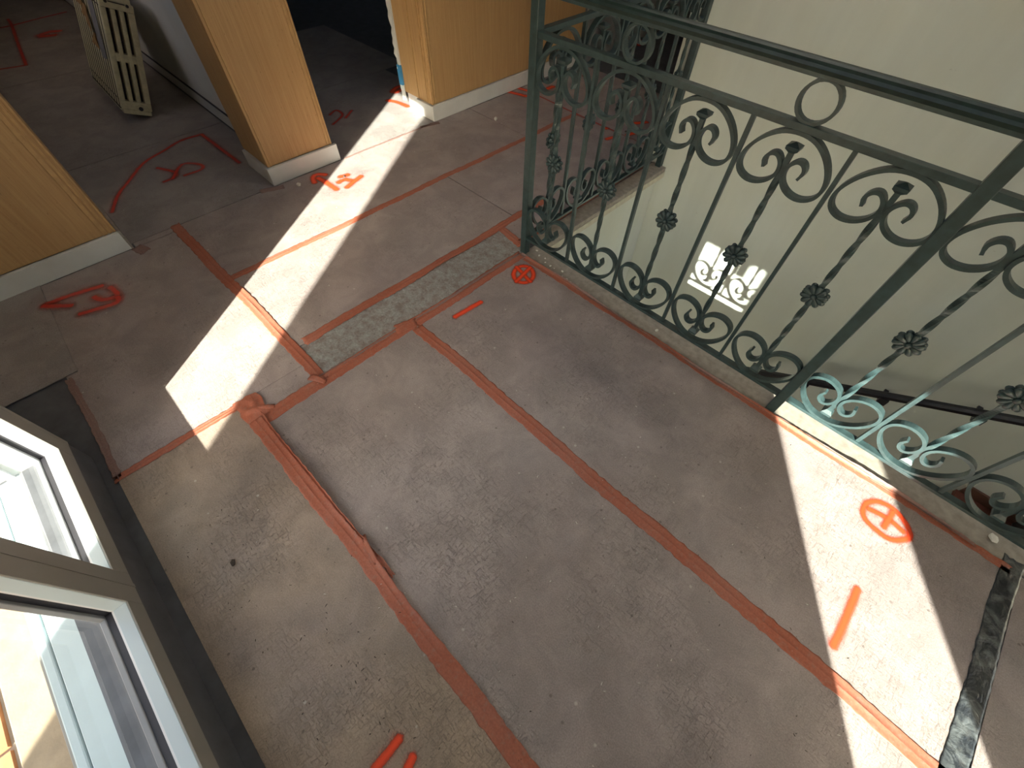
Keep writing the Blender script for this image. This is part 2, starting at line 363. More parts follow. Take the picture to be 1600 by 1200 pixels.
# ---- window leaves
def leaf(x0, x1, label, left=.042, right=.033):
    y0, y1, zb, zt2 = -.400, -.475, .078, 1.15
    r = thing('window_leaf', (x0, -.44, .072), label, 'window', 'glazed window leaves along the window wall')
    r['kind'] = 'structure'
    off = (x0, -.44, .072)
    xa, xb, za, zb2 = x0+left, x1-right, .120, zt2-.04
    m = MB()
    def rect_ring(ma, yA, yB, o0, o1):      # ring between outer rect o0 and inner rect o1, from yA (front) to yB (back)
        (a0, a1, b0, b1), (c0, c1, d0, d1) = o0, o1
        ma.box(a0, c0, yB, yA, b0, b1); ma.box(c1, a1, yB, yA, b0, b1); ma.box(c0, c1, yB, yA, b0, d0); ma.box(c0, c1, yB, yA, d1, b1)
    f = MB(); rect_ring(f, y0, y0-.003, (x0, x1, zb, zt2), (xa, xb, za, zb2)); f.build('frame_face', M_GREYFRAME, r, off, bevel=.0008, label='grey-brown front face of the frame')
    f = MB(); rect_ring(f, y0-.003, -.424, (x0+.001, x1-.001, zb, zt2-.001), (xa, xb, za, zb2)); f.build('frame', M_UPVC, r, off, bevel=.0008, label='pale blue-white frame body')
    f = MB(); rect_ring(f, -.424, -.427, (x0+.002, x1-.002, zb, zt2-.002), (xa-.001, xb+.001, za-.001, zb2+.001)); f.build('frame_lip', M_LIP, r, off)
    f = MB(); rect_ring(f, -.427, -.439, (x0+.003, x1-.003, zb, zt2-.003), (xa-.004, xb+.004, za-.004, zb2+.004)); f.build('gasket', M_GASKET, r, off)
    f = MB(); rect_ring(f, -.439, -.449, (x0+.003, x1-.003, zb, zt2-.003), (xa+.002, xb-.002, za-.002, zb2+.001)); f.build('glazing_bead', M_BEAD, r, off, bevel=.0015)
    MB().quad([(xa-.004, -.450, za-.006), (xb+.004, -.450, za-.006), (xb+.004, -.450, zb2+.004), (xa-.004, -.450, zb2+.004)]).build('window_pane', M_GLASS, r, off, label='blue-tinted glass pane')
    MB().box(x1-.006, x1+.002, -.405, -.399, zb, zt2).build('closing_strip', M_GREYFRAME, r, off)
    return r
leaf(-1.052, -.619, 'white framed window leaf in full sun, farther left of the two')
leaf(-.619, -.12, 'white framed window leaf in shade, nearer the bottom left corner', .044, .040)
lf = leaf(1.03, 1.478, 'white framed window leaf at the right end of the wall', .040, .060)
MB().box(1.254, 1.306, -.408, -.396, .99, 1.12).build('sun_notch_block', M_GREYFRAME, lf, (1.03, -.44, .072), bevel=.002)  # unseen block added to cut a notch in the sun patch

# ---- stairwell stairs (seen through the lower scrolls at the right)
st = thing('staircase', (1.1, 1.03, -2.2), 'stone staircase with red-brown treads climbing behind the railing', 'stairs')
st['kind'] = 'structure'
go, ri = .195, .118
for k in range(17):
    xn = 2.30 - k*go; z = -k*ri - .02 + .0
    x0 = xn - go
    if z < -2.1: break
    MB().box(x0-.012, xn, 1.03, 1.872, z-.022, z).build('tread', M_TREAD, st, (1.1, 1.03, -2.2), bevel=.002)
    MB().box(x0, x0+.015, 1.03, 1.872, z-ri, z-.022).build('riser', M_RISER, st, (1.1, 1.03, -2.2))
    MB().box(x0, xn, 1.868, YF, z-.02, z+.05).build('stair_skirting', M_DARKWOOD, st, (1.1, 1.03, -2.2), bevel=.001)

# ================================================================ FLOOR COVERINGS
def sheet(x0, x1, y0, y1, label, mat=None, z=0.0, sk=(0,0,0,0), group='protective boards taped over the floor'):
    m = MB(); a, b, c, d = sk
    P = [(x0, y0+a), (x1, y0+b), (x1, y1+c), (x0, y1+d)]
    n = len(m.v)
    for zz in (z-.0026, z): m.v += [(p[0], p[1], zz) for p in P]
    for f in ((3,2,1,0), (4,5,6,7), (0,1,5,4), (1,2,6,5), (2,3,7,6), (3,0,4,7)): m.f.append(f)
    o = m.build('protective_board', mat or M_SHEET, None, (x0, y0, z-.0026))
    return tag(o, label, 'floor board', group)
S = {}
S['s1'] = sheet(-.862, .666, -.049, .452, 'protective board between the two long salmon tapes across the middle')
S['s2'] = sheet(-.866, .668, .456, .952, 'protective board along the railing carrying two circled crosses')
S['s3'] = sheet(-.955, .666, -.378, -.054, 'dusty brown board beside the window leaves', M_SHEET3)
S['s4'] = sheet(.692, 1.60, -.396, .952, 'board right of the black tape in the corner')
S['s5'] = sheet(-1.862, -.96, -.376, .122, 'board at left, sunlit at its right end, with a faint red scrawl')
S['s5b'] = sheet(-.959, -.868, -.058, .122, 'small board piece beside the peeled tape end')
S['s6'] = sheet(-1.864, -1.386, -.56, -.335, 'loose board lapping over another near the upper left window corner', M_SHEET2, .003, (0, 0, -.011, .008))
S['s7'] = sheet(-1.466, -1.032, .126, 1.10, 'sunlit board left of the bare cement strip')
S['s8'] = sheet(-1.893, -1.470, .126, 1.62, 'board in front of the ochre pier carrying red letter strokes')
S['s9'] = sheet(-1.466, -.926, 1.104, 1.985, 'board behind the short railing, left of the stairwell')
S['s9b'] = sheet(-1.030, -.908, .998, 1.102, 'small board piece right behind the corner post')
S['s12b'] = sheet(-1.896, -1.864, -.030, .122, 'narrow board strip at the left doorway threshold')
S['s10'] = sheet(-1.893, -1.470, 1.624, 2.545, 'board along the skirting right of the second doorway')
S['s11'] = sheet(-1.466, -.98, 1.989, 2.545, 'board at the dark end of the hall beyond the railing')
S['s12'] = sheet(-2.60, -1.898, -.030, .615, 'board in the left doorway carrying the red curved line', M_SHEET2, 0, (-.03, -.03, 0, 0))
S['s13'] = sheet(-3.75, -2.604, -.55, .615, 'dim board under the radiator in the left room', M_SHEET2)
S['s14'] = sheet(-5.55, -3.754, -.55, .615, 'dim board in the far left room marked with red lines', M_SHEET2)
S['s15'] = sheet(-2.62, -1.897, .84, 1.60, 'board in the second doorway, half in sun', M_SHEET2)
S['s16'] = sheet(-3.55, -2.624, .72, 1.75, 'dark board inside the unlit middle room', M_SHEET2)
cs = tag(MB().box(-1.031, -.868, .140, .995, -.0028, -.001).build('cement_strip', M_SCREED, None, (-1.028, .166, -.0028)), 'bare grey cement strip between taped boards', 'cement strip')

rt = random.Random(11)
def tape(p0, p1, w, label, mat=None, lift=(0.0, 0.0), z=.0004, crease=True, jit=.0022, seed=None, name='tape_strip', group='salmon tape strips on the boards', sag=None):
    """flat strip on the boards; lift raises its left/right edge where it has peeled"""
    g = random.Random(seed if seed is not None else rt.randint(0, 9999))
    p0 = Vector((*p0, 0)); p1 = Vector((*p1, 0)); L = (p1-p0).length; d = (p1-p0)/L; nrm = Vector((-d.y, d.x, 0))
    n = max(6, int(L/.012)); rows = []
    cols = [-1, -.82, -.5, -.14, -.02, .04, .1, .5, .82, 1]
    ph = [g.uniform(0, 6.28) for _ in range(8)]
    for i in range(n+1):
        s = i/n*L
        wob = .0022*math.sin(s*7+ph[0]) + .0014*math.sin(s*17+ph[1])
        lf = max(0, .55+.45*math.sin(s*6.3+ph[2])+.3*math.sin(s*15+ph[3])); rf = max(0, .55+.45*math.sin(s*5.1+ph[4])+.3*math.sin(s*13+ph[5]))
        r = []; jl = g.uniform(-jit, jit); jr = g.uniform(-jit, jit)
        for c in cols:
            o = c*w/2 + wob + (jl if c == -1 else jr if c == 1 else 0)
            h = z
            if crease and c in (-.02, .04): h += .0006 + .0003*math.sin(s*40+ph[6])
            if c < -.1: h += lift[0]*lf*((-c-.1)/.9)**1.7
            if c > .1: h += lift[1]*rf*((c-.1)/.9)**1.7
            shr = 1.0
            if (c < 0 and lift[0]) or (c > 0 and lift[1]): o *= 1 - .18*abs(c)*(lf if c < 0 else rf)*min(1, max(lift)/.01)
            p = p0 + d*s + nrm*o
            if i in (0, n): p = p + d*g.uniform(-.004, .004)
            r.append((p.x, p.y, h))
        rows.append(r)
    m = MB(); m.grid(rows)
    o = m.build(name, mat or M_TAPE, None, (p0.x, p0.y, 0), smooth=True)
    sm = o.modifiers.new('thickness', 'SOLIDIFY'); sm.thickness = .0004; sm.offset = 1
    return tag(o, label, 'tape', group)
tape((-.845, .456), (.80, .4535), .038, 'long straight salmon tape across the middle of the boards')
tape((-.952, -.062), (.86, -.052), .037, 'long salmon tape with a peeled upper edge, nearer the window', lift=(0.0, .007), seed=5)
tape((-.955, -.043), (-.30, -.037), .009, 'curled narrow tape lying over the peeled long tape', lift=(.002, .012), z=.0022, seed=9, crease=False)
tape((-1.905, .122), (-.865, .136), .036, 'salmon tape running from the left doorway to the cement strip', lift=(0, .002), seed=12)
tape((-1.466, .14), (-1.466, 1.99), .028, 'salmon tape crossing the sun stripe toward the hall', seed=13)
tape((-1.036, .17), (-1.040, 1.30), .036, 'salmon tape along the left side of the cement strip', lift=(.004, 0), seed=14)
tape((-.864, -.048), (-.866, .955), .040, 'salmon tape along the right side of the cement strip', lift=(0, .003), seed=15)
tape((-.885, .130), (-.870, .945), .010, 'thin second tape edge beside the cement strip', mat=M_TAPE_DULL, seed=16, z=.0016, crease=False)
tape((-.958, -.385), (-.954, -.055), .024, 'orange tape piece ending at the left window leaf', seed=17, lift=(.003, 0))
tape((-1.375, -.374), (-.95, -.372), .018, 'dull worn tape beside the window leaf', mat=M_TAPE_DULL, seed=18)
tape((-.84, .949), (.672, .9495), .020, 'thin salmon tape along the long railing ledge', lift=(0, .007), seed=19, crease=False)
tape((-.865, .955), (.60, .955), .009, 'loose inner tape edge by the railing ledge', mat=M_TAPE_DULL, lift=(.004, .010), seed=20, z=.001, crease=False)
tape((-.918, 1.0), (-.922, 1.86), .030, 'salmon tape along the short railing ledge', lift=(.004, 0), seed=21)
tape((-1.04, 1.01), (-.90, .99), .034, 'short salmon tape behind the corner post', seed=22)
tape((-1.894, .86), (-1.892, 1.39), .012, 'thin pink tape across the second doorway', mat=M_TAPE_DULL, seed=23, crease=False)
tape((-1.466, 1.988), (-.95, 1.985), .012, 'thin tape across the boards at the hall end', mat=M_TAPE_DULL, seed=24, crease=False)
tape((-1.90, 1.30), (-1.872, 1.40), .020, 'dull tape scrap by the right doorway corner', mat=M_TAPE_DULL, seed=25, crease=False)
tape((-1.90, .46), (-1.87, .55), .030, 'pinkish tape scrap under the ochre pier corner', mat=M_TAPE_DULL, seed=26, crease=False)
tape((-1.868, -.028), (-1.815, -.010), .040, 'salmon tape scrap at the left wall corner', mat=M_TAPE_DULL, seed=27, crease=False)
tape((-.878, .400), (-.862, .468), .040, 'small salmon tape tab over the cement strip edge', seed=28, z=.0018, crease=False)
tape((.675, .985), (.656, -.42), .040, 'wide glossy black tape in the bottom right corner', mat=M_BLACKTAPE, seed=29, crease=False, jit=.0012, name='black_tape_strip', group=None)
# crumpled tape end
g = random.Random(4); m = MB(); rows = []
for i in range(9):
    r = []
    for j in range(7):
        r.append((-.965 + i*.011 + g.uniform(-.004, .004), -.085 + j*.011 + g.uniform(-.004, .004), max(.001, .004 + .013*g.random()*math.sin(math.pi*i/8)*math.sin(math.pi*(j+.5)/7))))
    rows.append(r)
o = m.grid(rows).build('crumpled_tape', M_TAPE, None, (-.965, -.085, 0), smooth=True)
tag(o, 'crumpled tape bunched at the end of the peeled tape', 'tape'); o.modifiers.new('subdivide', 'SUBSURF').levels = 1
# folded flaps
def flap(p, ang, l, w, h, label):
    c, s = math.cos(ang), math.sin(ang); m = MB(); rows = []
    for i in range(9):
        t = i/8; r = []
        for j in (-1, -.3, .3, 1):
            x = t*l; y = j*w/2*(1-.35*t); zz = .0025 + h*math.sin(math.pi*t)*(.6+.4*j) 
            r.append((p[0]+c*x-s*y, p[1]+s*x+c*y, max(.0015, zz)))
        rows.append(r)
    o = m.grid(rows).build('tape_flap', M_TAPE, None, (p[0], p[1], 0), smooth=True)
    o.modifiers.new('thickness', 'SOLIDIFY').thickness = .0005
    return tag(o, label, 'tape', 'small folded tape flaps')
flap((-.905, -.06), 1.2, .06, .018, .010, 'folded tape flap where the cross tape meets the peeled tape')
flap((-.42, -.035), -.15, .075, .016, .016, 'curled tape flap standing up halfway along the peeled tape')
flap((-.905, .112), .45, .055, .020, .010, 'twisted tape flap at the near corner of the cement strip')

# ---- spray painted marks (flat print on the boards)
def spray(sheet_o, strokes, label, mat=None, z=.0009, wide=1.0):
    verts, faces, al = [], [], []
    off = Vector(sheet_o.location)/U
    CO = [(-1.45, 0.0), (-.92, .22), (-.48, .72), (0, 1.0), (.48, .72), (.92, .22), (1.45, 0.0)]
    for si, (pts, wd) in enumerate(strokes):
        hw = wd*(.92 if mat is None else .70)*wide
        q = cr([(p[0], p[1]) for p in pts], 5)
        # extend the ends so the paint can fade out
        a = Vector(q[0]); b = Vector(q[1]); e = Vector(q[-1]); f_ = Vector(q[-2])
        da = (a-b).normalized(); de = (e-f_).normalized()
        closed = (a-e).length < 1e-4
        seq = [(Vector(p), 1.0) for p in q]
        if not closed:
            seq = [(a+da*hw*.8, 0.0), (a+da*hw*.4, .5)] + seq + [(e+de*hw*.4, .5), (e+de*hw*.8, 0.0)]
        base = len(verts); m = len(CO)
        for i, (p, ea) in enumerate(seq):
            t = (seq[min(i+1, len(seq)-1)][0] - seq[max(i-1, 0)][0])
            if closed and i in (0, len(seq)-1): t = seq[1][0] - seq[-2][0]
            t.normalize(); nn = Vector((-t.y, t.x))
            k = 1.0 if ea >= 1 else (.8 if ea > 0 else .45)
            for c, av in CO:
                r = p + nn*c*hw*k
                verts.append(((r.x-off.x)*U, (r.y-off.y)*U, (z+si*.00025-off.z)*U)); al.append(av*ea)
        for i in range(len(seq)-1):
            for j in range(m-1):
                A = base+i*m+j; faces.append((A, A+1, A+m+1, A+m))
    me = bpy.data.meshes.new('spray_mark'); me.from_pydata(verts, [], faces); me.materials.append(mat or M_SPRAY)
    at = me.attributes.new('paint', 'FLOAT', 'POINT'); at.data.foreach_set('value', al)
    o = bpy.data.objects.new('spray_mark', me); COL.objects.link(o); o.parent = sheet_o; o['label'] = label
    return o
MARKS = {
 'm1': [([(-0.758, 0.904), (-0.749, 0.892), (-0.745, 0.878), (-0.745, 0.864), (-0.749, 0.852), (-0.757, 0.844), (-0.769, 0.839), (-0.782, 0.839), (-0.795, 0.844), (-0.807, 0.853), (-0.816, 0.866), (-0.821, 0.88), (-0.822, 0.894), (-0.817, 0.906), (-0.809, 0.915), (-0.797, 0.92), (-0.783, 0.919), (-0.77, 0.914), (-0.758, 0.904)], 0.0166), ([(-0.829, 0.89), (-0.738, 0.868)], 0.0162), ([(-0.791, 0.924), (-0.774, 0.831)], 0.0162)],
 'm2': [([(-0.795, 0.568), (-0.792, 0.607), (-0.786, 0.678)], 0.0173)],
 'm3': [([(0.384, 0.85), (0.385, 0.882), (0.407, 0.907), (0.439, 0.911), (0.469, 0.896), (0.485, 0.87), (0.478, 0.851), (0.453, 0.828), (0.421, 0.828), (0.397, 0.835), (0.384, 0.85)], 0.012), ([(0.391, 0.868), (0.432, 0.876), (0.473, 0.869)], 0.0124), ([(0.438, 0.903), (0.434, 0.845)], 0.0122)],
 'm4': [([(0.438, 0.664), (0.441, 0.58), (0.441, 0.514)], 0.0127)],
 'm5': [([(-0.07, -0.189), (-0.068, -0.215), (-0.067, -0.248)], 0.0129), ([(-0.033, -0.187), (-0.026, -0.206)], 0.0126)],
 'm6': [([(-1.804, 0.657), (-1.848, 0.676), (-1.856, 0.702), (-1.828, 0.727)], 0.0189), ([(-1.831, 0.687), (-1.785, 0.694), (-1.694, 0.697)], 0.0184), ([(-1.773, 0.757), (-1.763, 0.797)], 0.019), ([(-1.737, 0.728), (-1.742, 0.752)], 0.0186), ([(-1.743, 0.763), (-1.704, 0.784)], 0.0185), ([(-1.715, 0.831), (-1.697, 0.779), (-1.679, 0.733)], 0.0185)],
 'm7': [([(-2.151, -0.021), (-2.264, 0.037), (-2.338, 0.098), (-2.455, 0.201), (-2.509, 0.309), (-2.55, 0.396), (-2.547, 0.491)], 0.0231), ([(-2.547, 0.491), (-2.353, 0.497), (-2.172, 0.503)], 0.0247), ([(-2.376, 0.226), (-2.281, 0.27), (-2.246, 0.25), (-2.24, 0.203)], 0.022), ([(-2.238, 0.241), (-2.329, 0.316), (-2.277, 0.371), (-2.233, 0.36), (-2.232, 0.285)], 0.0232)],
 'm8': [([(-1.748, -0.338), (-1.741, -0.267), (-1.72, -0.179)], 0.0198), ([(-1.747, -0.347), (-1.684, -0.278)], 0.0193), ([(-1.683, -0.218), (-1.646, -0.201), (-1.638, -0.16), (-1.697, -0.166)], 0.0199), ([(-1.63, -0.163), (-1.602, -0.177), (-1.627, -0.275)], 0.0195)],
 'm9': [([(-4.528, 0.288), (-4.57, 0.356), (-4.541, 0.412)], 0.0416), ([(-4.509, 0.288), (-4.493, 0.329), (-4.478, 0.369)], 0.0407)],
 'm10': [([(-4.857, 0.119), (-4.861, 0.211), (-4.91, 0.382), (-4.95, 0.55)], 0.03), ([(-5.025, 0.222), (-4.843, 0.208), (-4.434, 0.157), (-4.029, 0.109)], 0.0257), ([(-4.062, -0.025), (-4.032, 0.106)], 0.0231)],
 'm11': [([(-2.333, 1.441), (-2.362, 1.498), (-2.359, 1.54)], 0.0222), ([(-2.333, 1.441), (-2.314, 1.462), (-2.318, 1.509), (-2.237, 1.522)], 0.022), ([(-2.263, 1.361), (-2.209, 1.385), (-2.124, 1.397)], 0.0207)],
 'm12': [([(-2.317, 1.043), (-2.342, 1.096), (-2.273, 1.091), (-2.215, 0.998)], 0.0193), ([(-2.232, 1.083), (-2.287, 1.157)], 0.0198)],
 'm13': [([(-1.898, 1.925), (-1.793, 1.956)], 0.0217), ([(-1.91, 1.998), (-1.839, 2.012)], 0.0223), ([(-1.779, 2.056), (-1.779, 2.166)], 0.0229)],
 'm14': [([(-1.186, 1.888), (-1.166, 1.941), (-1.124, 1.875)], 0.0183), ([(-1.274, 1.976), (-1.251, 1.982)], 0.019), ([(-1.143, 1.999), (-1.127, 2.05)], 0.0187), ([(-1.188, 2.138), (-1.153, 2.194)], 0.0197)],
 'm15': [([(-1.745, 2.01), (-1.637, 2.005), (-1.521, 1.996), (-1.201, 1.987)], 0.0113), ([(-1.802, 2.348), (-1.797, 2.402)], 0.0134), ([(-1.765, 2.413), (-1.694, 2.397)], 0.0131)],
 'm16': [([(-1.918, 3.171), (-1.882, 3.194)], 0.0374), ([(-1.904, 3.188), (-1.829, 3.088)], 0.0361)],
}

spray(S['s2'], MARKS['m1'], 'orange-red circle with a cross by the corner post', wide=.72)
spray(S['s2'], MARKS['m2'], 'short orange-red dash', wide=.8)
spray(S['s2'], MARKS['m3'], 'orange circled cross in the sun patch', wide=.85)
spray(S['s2'], MARKS['m4'], 'orange dash in the sun patch')
spray(S['s3'], MARKS['m5'], 'orange-red strokes at the bottom edge')
spray(S['s8'], MARKS['m6'], 'orange letter strokes half in sun')
spray(S['s12'], MARKS['m7'], 'thin red arc and letters', M_SPRAY_DIM)
spray(S['s5'], MARKS['m8'], 'faint red scrawl', M_SPRAY_DIM, .0040, 1.5)
spray(S['s14'], MARKS['m9'], 'small red smudge', M_SPRAY_DIM, .0009, 1.7)
spray(S['s14'], MARKS['m10'], 'thin orange-red marking lines', M_SPRAY_DIM)
spray(S['s15'], MARKS['m11'], 'orange arrow mark at the sun tip')
spray(S['s15'], MARKS['m12'], 'faint red letters', M_SPRAY_DIM)
spray(S['s10'], MARKS['m13'], 'orange strokes by the skirting')
for k_, n_ in enumerate(('small orange hook', 'short orange dash', 'orange dash near the ledge', 'orange dash by the hall end')): spray(S['s9'], MARKS['m14'][k_:k_+1], n_)
for k_, n_ in enumerate(('long thin red line', 'short red line near the hall wall', 'slanting thin red line')): spray(S['s11'], MARKS['m15'][k_:k_+1], n_, M_SPRAY_DIM)
spray(floor, MARKS['m16'], 'red dot on the dark floor', M_SPRAY_DIM, .002)

# ================================================================ IRON RAILINGS
def ribbon(mb, pts, t, d):
    """flat bar t thick in the plane, d deep across it, following pts in the (x, z) plane"""
    rows = []
    for i, p in enumerate(pts):
        a = Vector(pts[max(0, i-1)]); b = Vector(pts[min(len(pts)-1, i+1)]); tt = (b-a).normalized(); n = Vector((-tt.y, tt.x))
        k = t/2*(1.0 if 2 < i < len(pts)-3 else .8)
        u, v = Vector(p)+n*k, Vector(p)-n*k
        rows.append([(u.x, -d/2, u.y), (u.x, d/2, u.y), (v.x, d/2, v.y), (v.x, -d/2, v.y)])
    return mb.grid(rows, True, True)
half = [(0,.6380),(.034,.632),(.064,.612),(.084,.585),(.0895,.560),(.081,.541),(.060,.531),(.036,.533),(.016,.545),(.0065,.562),(.009,.580),(.021,.5925),(.034,.591),(.0415,.579),(.037,.5635)]
full = [(-x, z) for x, z in reversed(half)] + half[1:]
top_pts = cr(full, 4)
bot_pts = [(x, .0705 + (.638-z)*1.09) for x, z in top_pts]
def mesh_obj(mb, name, mat, smooth=False):
    me = mb.mesh(name, (0,0,0), smooth); me.materials.append(mat); return bpy.data.objects.new(name, me)
E_SCT = mesh_obj(ribbon(MB(), top_pts, .0074, .0165), 'upper_scroll', M_IRON)
E_SCB = mesh_obj(ribbon(MB(), bot_pts, .0074, .0165), 'lower_scroll', M_IRON)
ring = [(.0335*math.sin(a), .6885+.0335*math.cos(a)) for a in [k*2*math.pi/28 for k in range(29)]]
E_RING = mesh_obj(ribbon(MB(), ring, .0060, .0150), 'ring', M_IRON)
E_BAR = mesh_obj(MB().box(-.0042, .0042, -.0055, .0055, .060, .641), 'baluster', M_IRON)
# twisted bar with flared ends
tb = MB(); rows = []
def sq(z, h, a=0.0, hy=None):
    hy = hy or h
    return [(x*math.cos(a)-y*math.sin(a), x*math.sin(a)+y*math.cos(a), z) for x, y in ((-h, -hy), (h, -hy), (h, hy), (-h, hy))]
rows = [sq(.0935, .0118), sq(.100, .0122), sq(.108, .0060)]
z = .112
while z < .598:
    tw = 0
    if .165 < z < .330: tw = (z-.165)/.165*math.pi*1.5
    elif z >= .330: tw = math.pi*1.5
    if .390 < z < .555: tw = math.pi*1.5 + (z-.390)/.165*math.pi*1.5
    elif z >= .555: tw = math.pi*3
    rows.append(sq(z, .0051, tw)); z += .005
rows += [sq(.602, .0051, math.pi*3), sq(.609, .0122, math.pi*3), sq(.615, .0128, math.pi*3), sq(.621, .002, math.pi*3)]
E_TW = mesh_obj(tb.grid(rows, True, True), 'twisted_baluster', M_IRON)
# flower collar: ten petals on each face
fm = MB()
for side in (-1, 1):
    for k in range(10):
        a = 2*math.pi*(k+.5)/10; ca, sa = math.cos(a), math.sin(a); rows = []
        for r_, hw, th in ((.003, .002, .002), (.010, .0042, .0045), (.018, .0068, .0060), (.0240, .0064, .0050), (.0275, .0030, .0020)):
            r = []
            for q in range(6):
                b = 2*math.pi*q/6; u = hw*math.cos(b); v = th*math.sin(b)*.8
                r.append((ca*r_ - sa*u, side*(.0055+v), .362 + sa*r_ + ca*u))
            rows.append(r)
        fm.grid(rows, True, True)
    fm.cyl((0, side*.004, .362), (0, side, 0), .008, .009, 10, .005)
E_FL = mesh_obj(fm, 'flower_collar', M_IRON, True)

def railing(root, origin, along, fins, bars, rings, x0, x1, posts, pitch_scale, rail_ends, group_off=0.0):
    """children are laid out along local x; root sits at the first post foot"""
    rz = along
    def put(src, x, sx=1.0, z=0.0, parent=None):
        o = src.copy(); COL.objects.link(o); o.parent = parent or root
        o.location = (x*U, 0, z*U) if parent is None else (0, 0, 0)
        o.scale = (sx if parent is None else 1.0, 1, 1); return o
    for b in bars: put(E_BAR, b)
    for fx in fins:
        o = put(E_TW, fx); f = put(E_FL, 0, parent=o)
        put(E_SCT, fx, pitch_scale); put(E_SCB, fx, pitch_scale)
    for r_ in rings: put(E_RING, r_)
    mb = MB(); mb.box(x0, x1, -.0100, .0100, .6410, .6540); mb.build('mid_rail', M_IRON, root, bevel=.0012)
    mb = MB(); mb.box(x0, x1, -.0095, .0095, .0600, .0690); mb.build('bottom_rail', M_IRON, root, bevel=.0010)
    mb = MB(); mb.box(rail_ends[0], rail_ends[1], -.0115, .0115, .7220, .7300); mb.build('rail_bar', M_IRON, root, bevel=.001)
    prof = [(-.0165, .7300), (-.0175, .7360), (-.0130, .7400), (-.0105, .7440), (-.0045, .7465), (.0045, .7465), (.0105, .7440), (.0130, .7400), (.0175, .7360), (.0165, .7300)]
    hm = MB().grid([[(x, y, zz) for y, zz in prof] for x in rail_ends], True, True)
    hm.build('handrail', M_RAILTOP, root, smooth=False, label='dark moulded handrail')
    for p in posts:
        mb = MB(); mb.box(p-.0125, p+.0125, -.0125, .0125, 0, .7225); mb.build('post', M_IRON, root, bevel=.0015)
r1 = thing('long_railing', (-.868, .975, 0), 'long green-black wrought iron railing with scrolls and flowers along the landing', 'railing')
xs = -.868; PB = .092 - xs
pit = PB/5
fins = [pit*(k+.5) for k in range(5)]; bars = [pit*k for k in range(1, 5)]
p2 = .1875
fins += [PB + p2*(k+.5) + .004 for k in range(5)]; bars += [PB + p2*k + .004 for k in range(1, 5)]
railing(r1, None, 0, fins, bars, [pit*1.5, pit*3.5, PB+p2*1.5+.004, PB+p2*3.5+.004], .010, PB+p2*5, [0, PB, PB+p2*5+.01], .95, (-.013, PB+p2*5+.03))
r2 = thing('short_railing', (-.868, 1.0, 0), 'short wrought iron railing turning from the corner post toward the cream wall', 'railing')
r2.rotation_euler = (0, 0, math.pi/2)
q = .1785
railing(r2, None, 0, [q*(k+.5)-.010 for k in range(5)], [q*k-.010 for k in range(1, 5)], [q*1.5-.01, q*3.5-.01], -.010, .868, [.866], .90, (-.006, .875))

# ---- handrail on the stairwell wall
hr = thing('wall_handrail', (.35, 1.80, -.46), 'black sloping handrail fixed to the cream stairwell wall', 'handrail')
mb = MB()
def slope(x): return -.715 + (x + .05)*.575
rows = []
for x in (-.055, 1.9):
    zc = slope(x); rows.append([(x, y, zc+dz) for y, dz in ((1.785, -.012), (1.815, -.012), (1.818, .006), (1.808, .015), (1.792, .015), (1.782, .006))])
mb.grid(rows, True, True).build('rail', M_BLACKRAIL, hr, (.35, 1.80, -.46))
for x in (-.02, .20, .45, .69, 1.2, 1.7):
    z = slope(x); MB().box(x-.016, x+.016, 1.780, 1.804, z-.040, z-.010).box(x-.008, x+.008, 1.80, YF, z-.046, z-.038).build('bracket', M_BLACKRAIL, hr, (.35, 1.80, -.46))

# ---- fill light added out of view on the near stairwell wall
lp = thing('stairwell_fill_light', (-.35, 1.02, -1.35), 'added unseen fill light for the lower stairwell, under the landing', 'fill light')
MB().cyl((-.35, 1.02, -1.35), (0, 1, 0), .05, .02, 20).build('base', M_GREYFRAME, lp, (-.35, 1.02, -1.35))
ld = bpy.data.lights.new('fill_light', 'POINT'); lo = bpy.data.objects.new('fill_light', ld); COL.objects.link(lo); lo.parent = lp
lo.location = (0, .09*U, 0); ld.energy = 9.0; ld.color = (1.0, .90, .74); ld.shadow_soft_size = .09
# ================================================================ RADIATOR
rd = thing('radiator', (-2.9, .395, 0), 'old cream cast-iron radiator leaning in the left room', 'radiator')
rd.rotation_euler = (math.radians(-22.8), 0, math.radians(-2))
W, H, N, PI_ = .117, .450, 13, .041
def section(end):
    """one column section in the local y-z plane, with two rows of slots, t thick in x"""
    t = .0115 if not end else .014
    m = MB(); ys = [-W, -W+.020, -W+.033, -W+.050, -W+.063, -W+.080, -W+.093, 0]   # solid/slot/solid...
    z0, z1, zm0, zm1, z2, z3 = 0.0, .055, .212, .245, .405, H
    for k in (0, 2, 4, 6):
        a, b = ys[k], ys[k+1]
        m.box(-t, t, a, b, z1, z2)
    m.box(-t, t, -W+.004, -.004, z0, .02); m.box(-t, t, -W, 0, .02, z1); m.box(-t*.9, t*.9, -W+.002, -.002, zm0, zm1); m.box(-t, t, -W, 0, z2, H-.018); m.box(-t*.9, t*.9, -W+.008, -.008, H-.018, H)
    return m
sec = section(False); me = sec.mesh('section'); me.materials.append(M_RAD)
src = bpy.data.objects.new('section', me)
for k in range(1, N):
    o = src.copy(); COL.objects.link(o); o.parent = rd; o.location = (-k*PI_*U, 0, 0)
    b = o.modifiers.new('bevel', 'BEVEL'); b.width = .004; b.segments = 1
es = section(True).build('end_section', M_RAD, rd, bevel=.003)
MB().box(-(N-1)*PI_, -.02, -W+.05, -.05, .03, H-.04).box(-(N-1)*PI_, -.02, -W+.0012, -W+.02, .012, H-.030).box(-.019, -.0145, -W+.008, -.008, .03, H-.03).build('gap_shade_filler', M_GAPSHADE, rd)  # dark filler: shade and brown grime painted into the gaps and slots
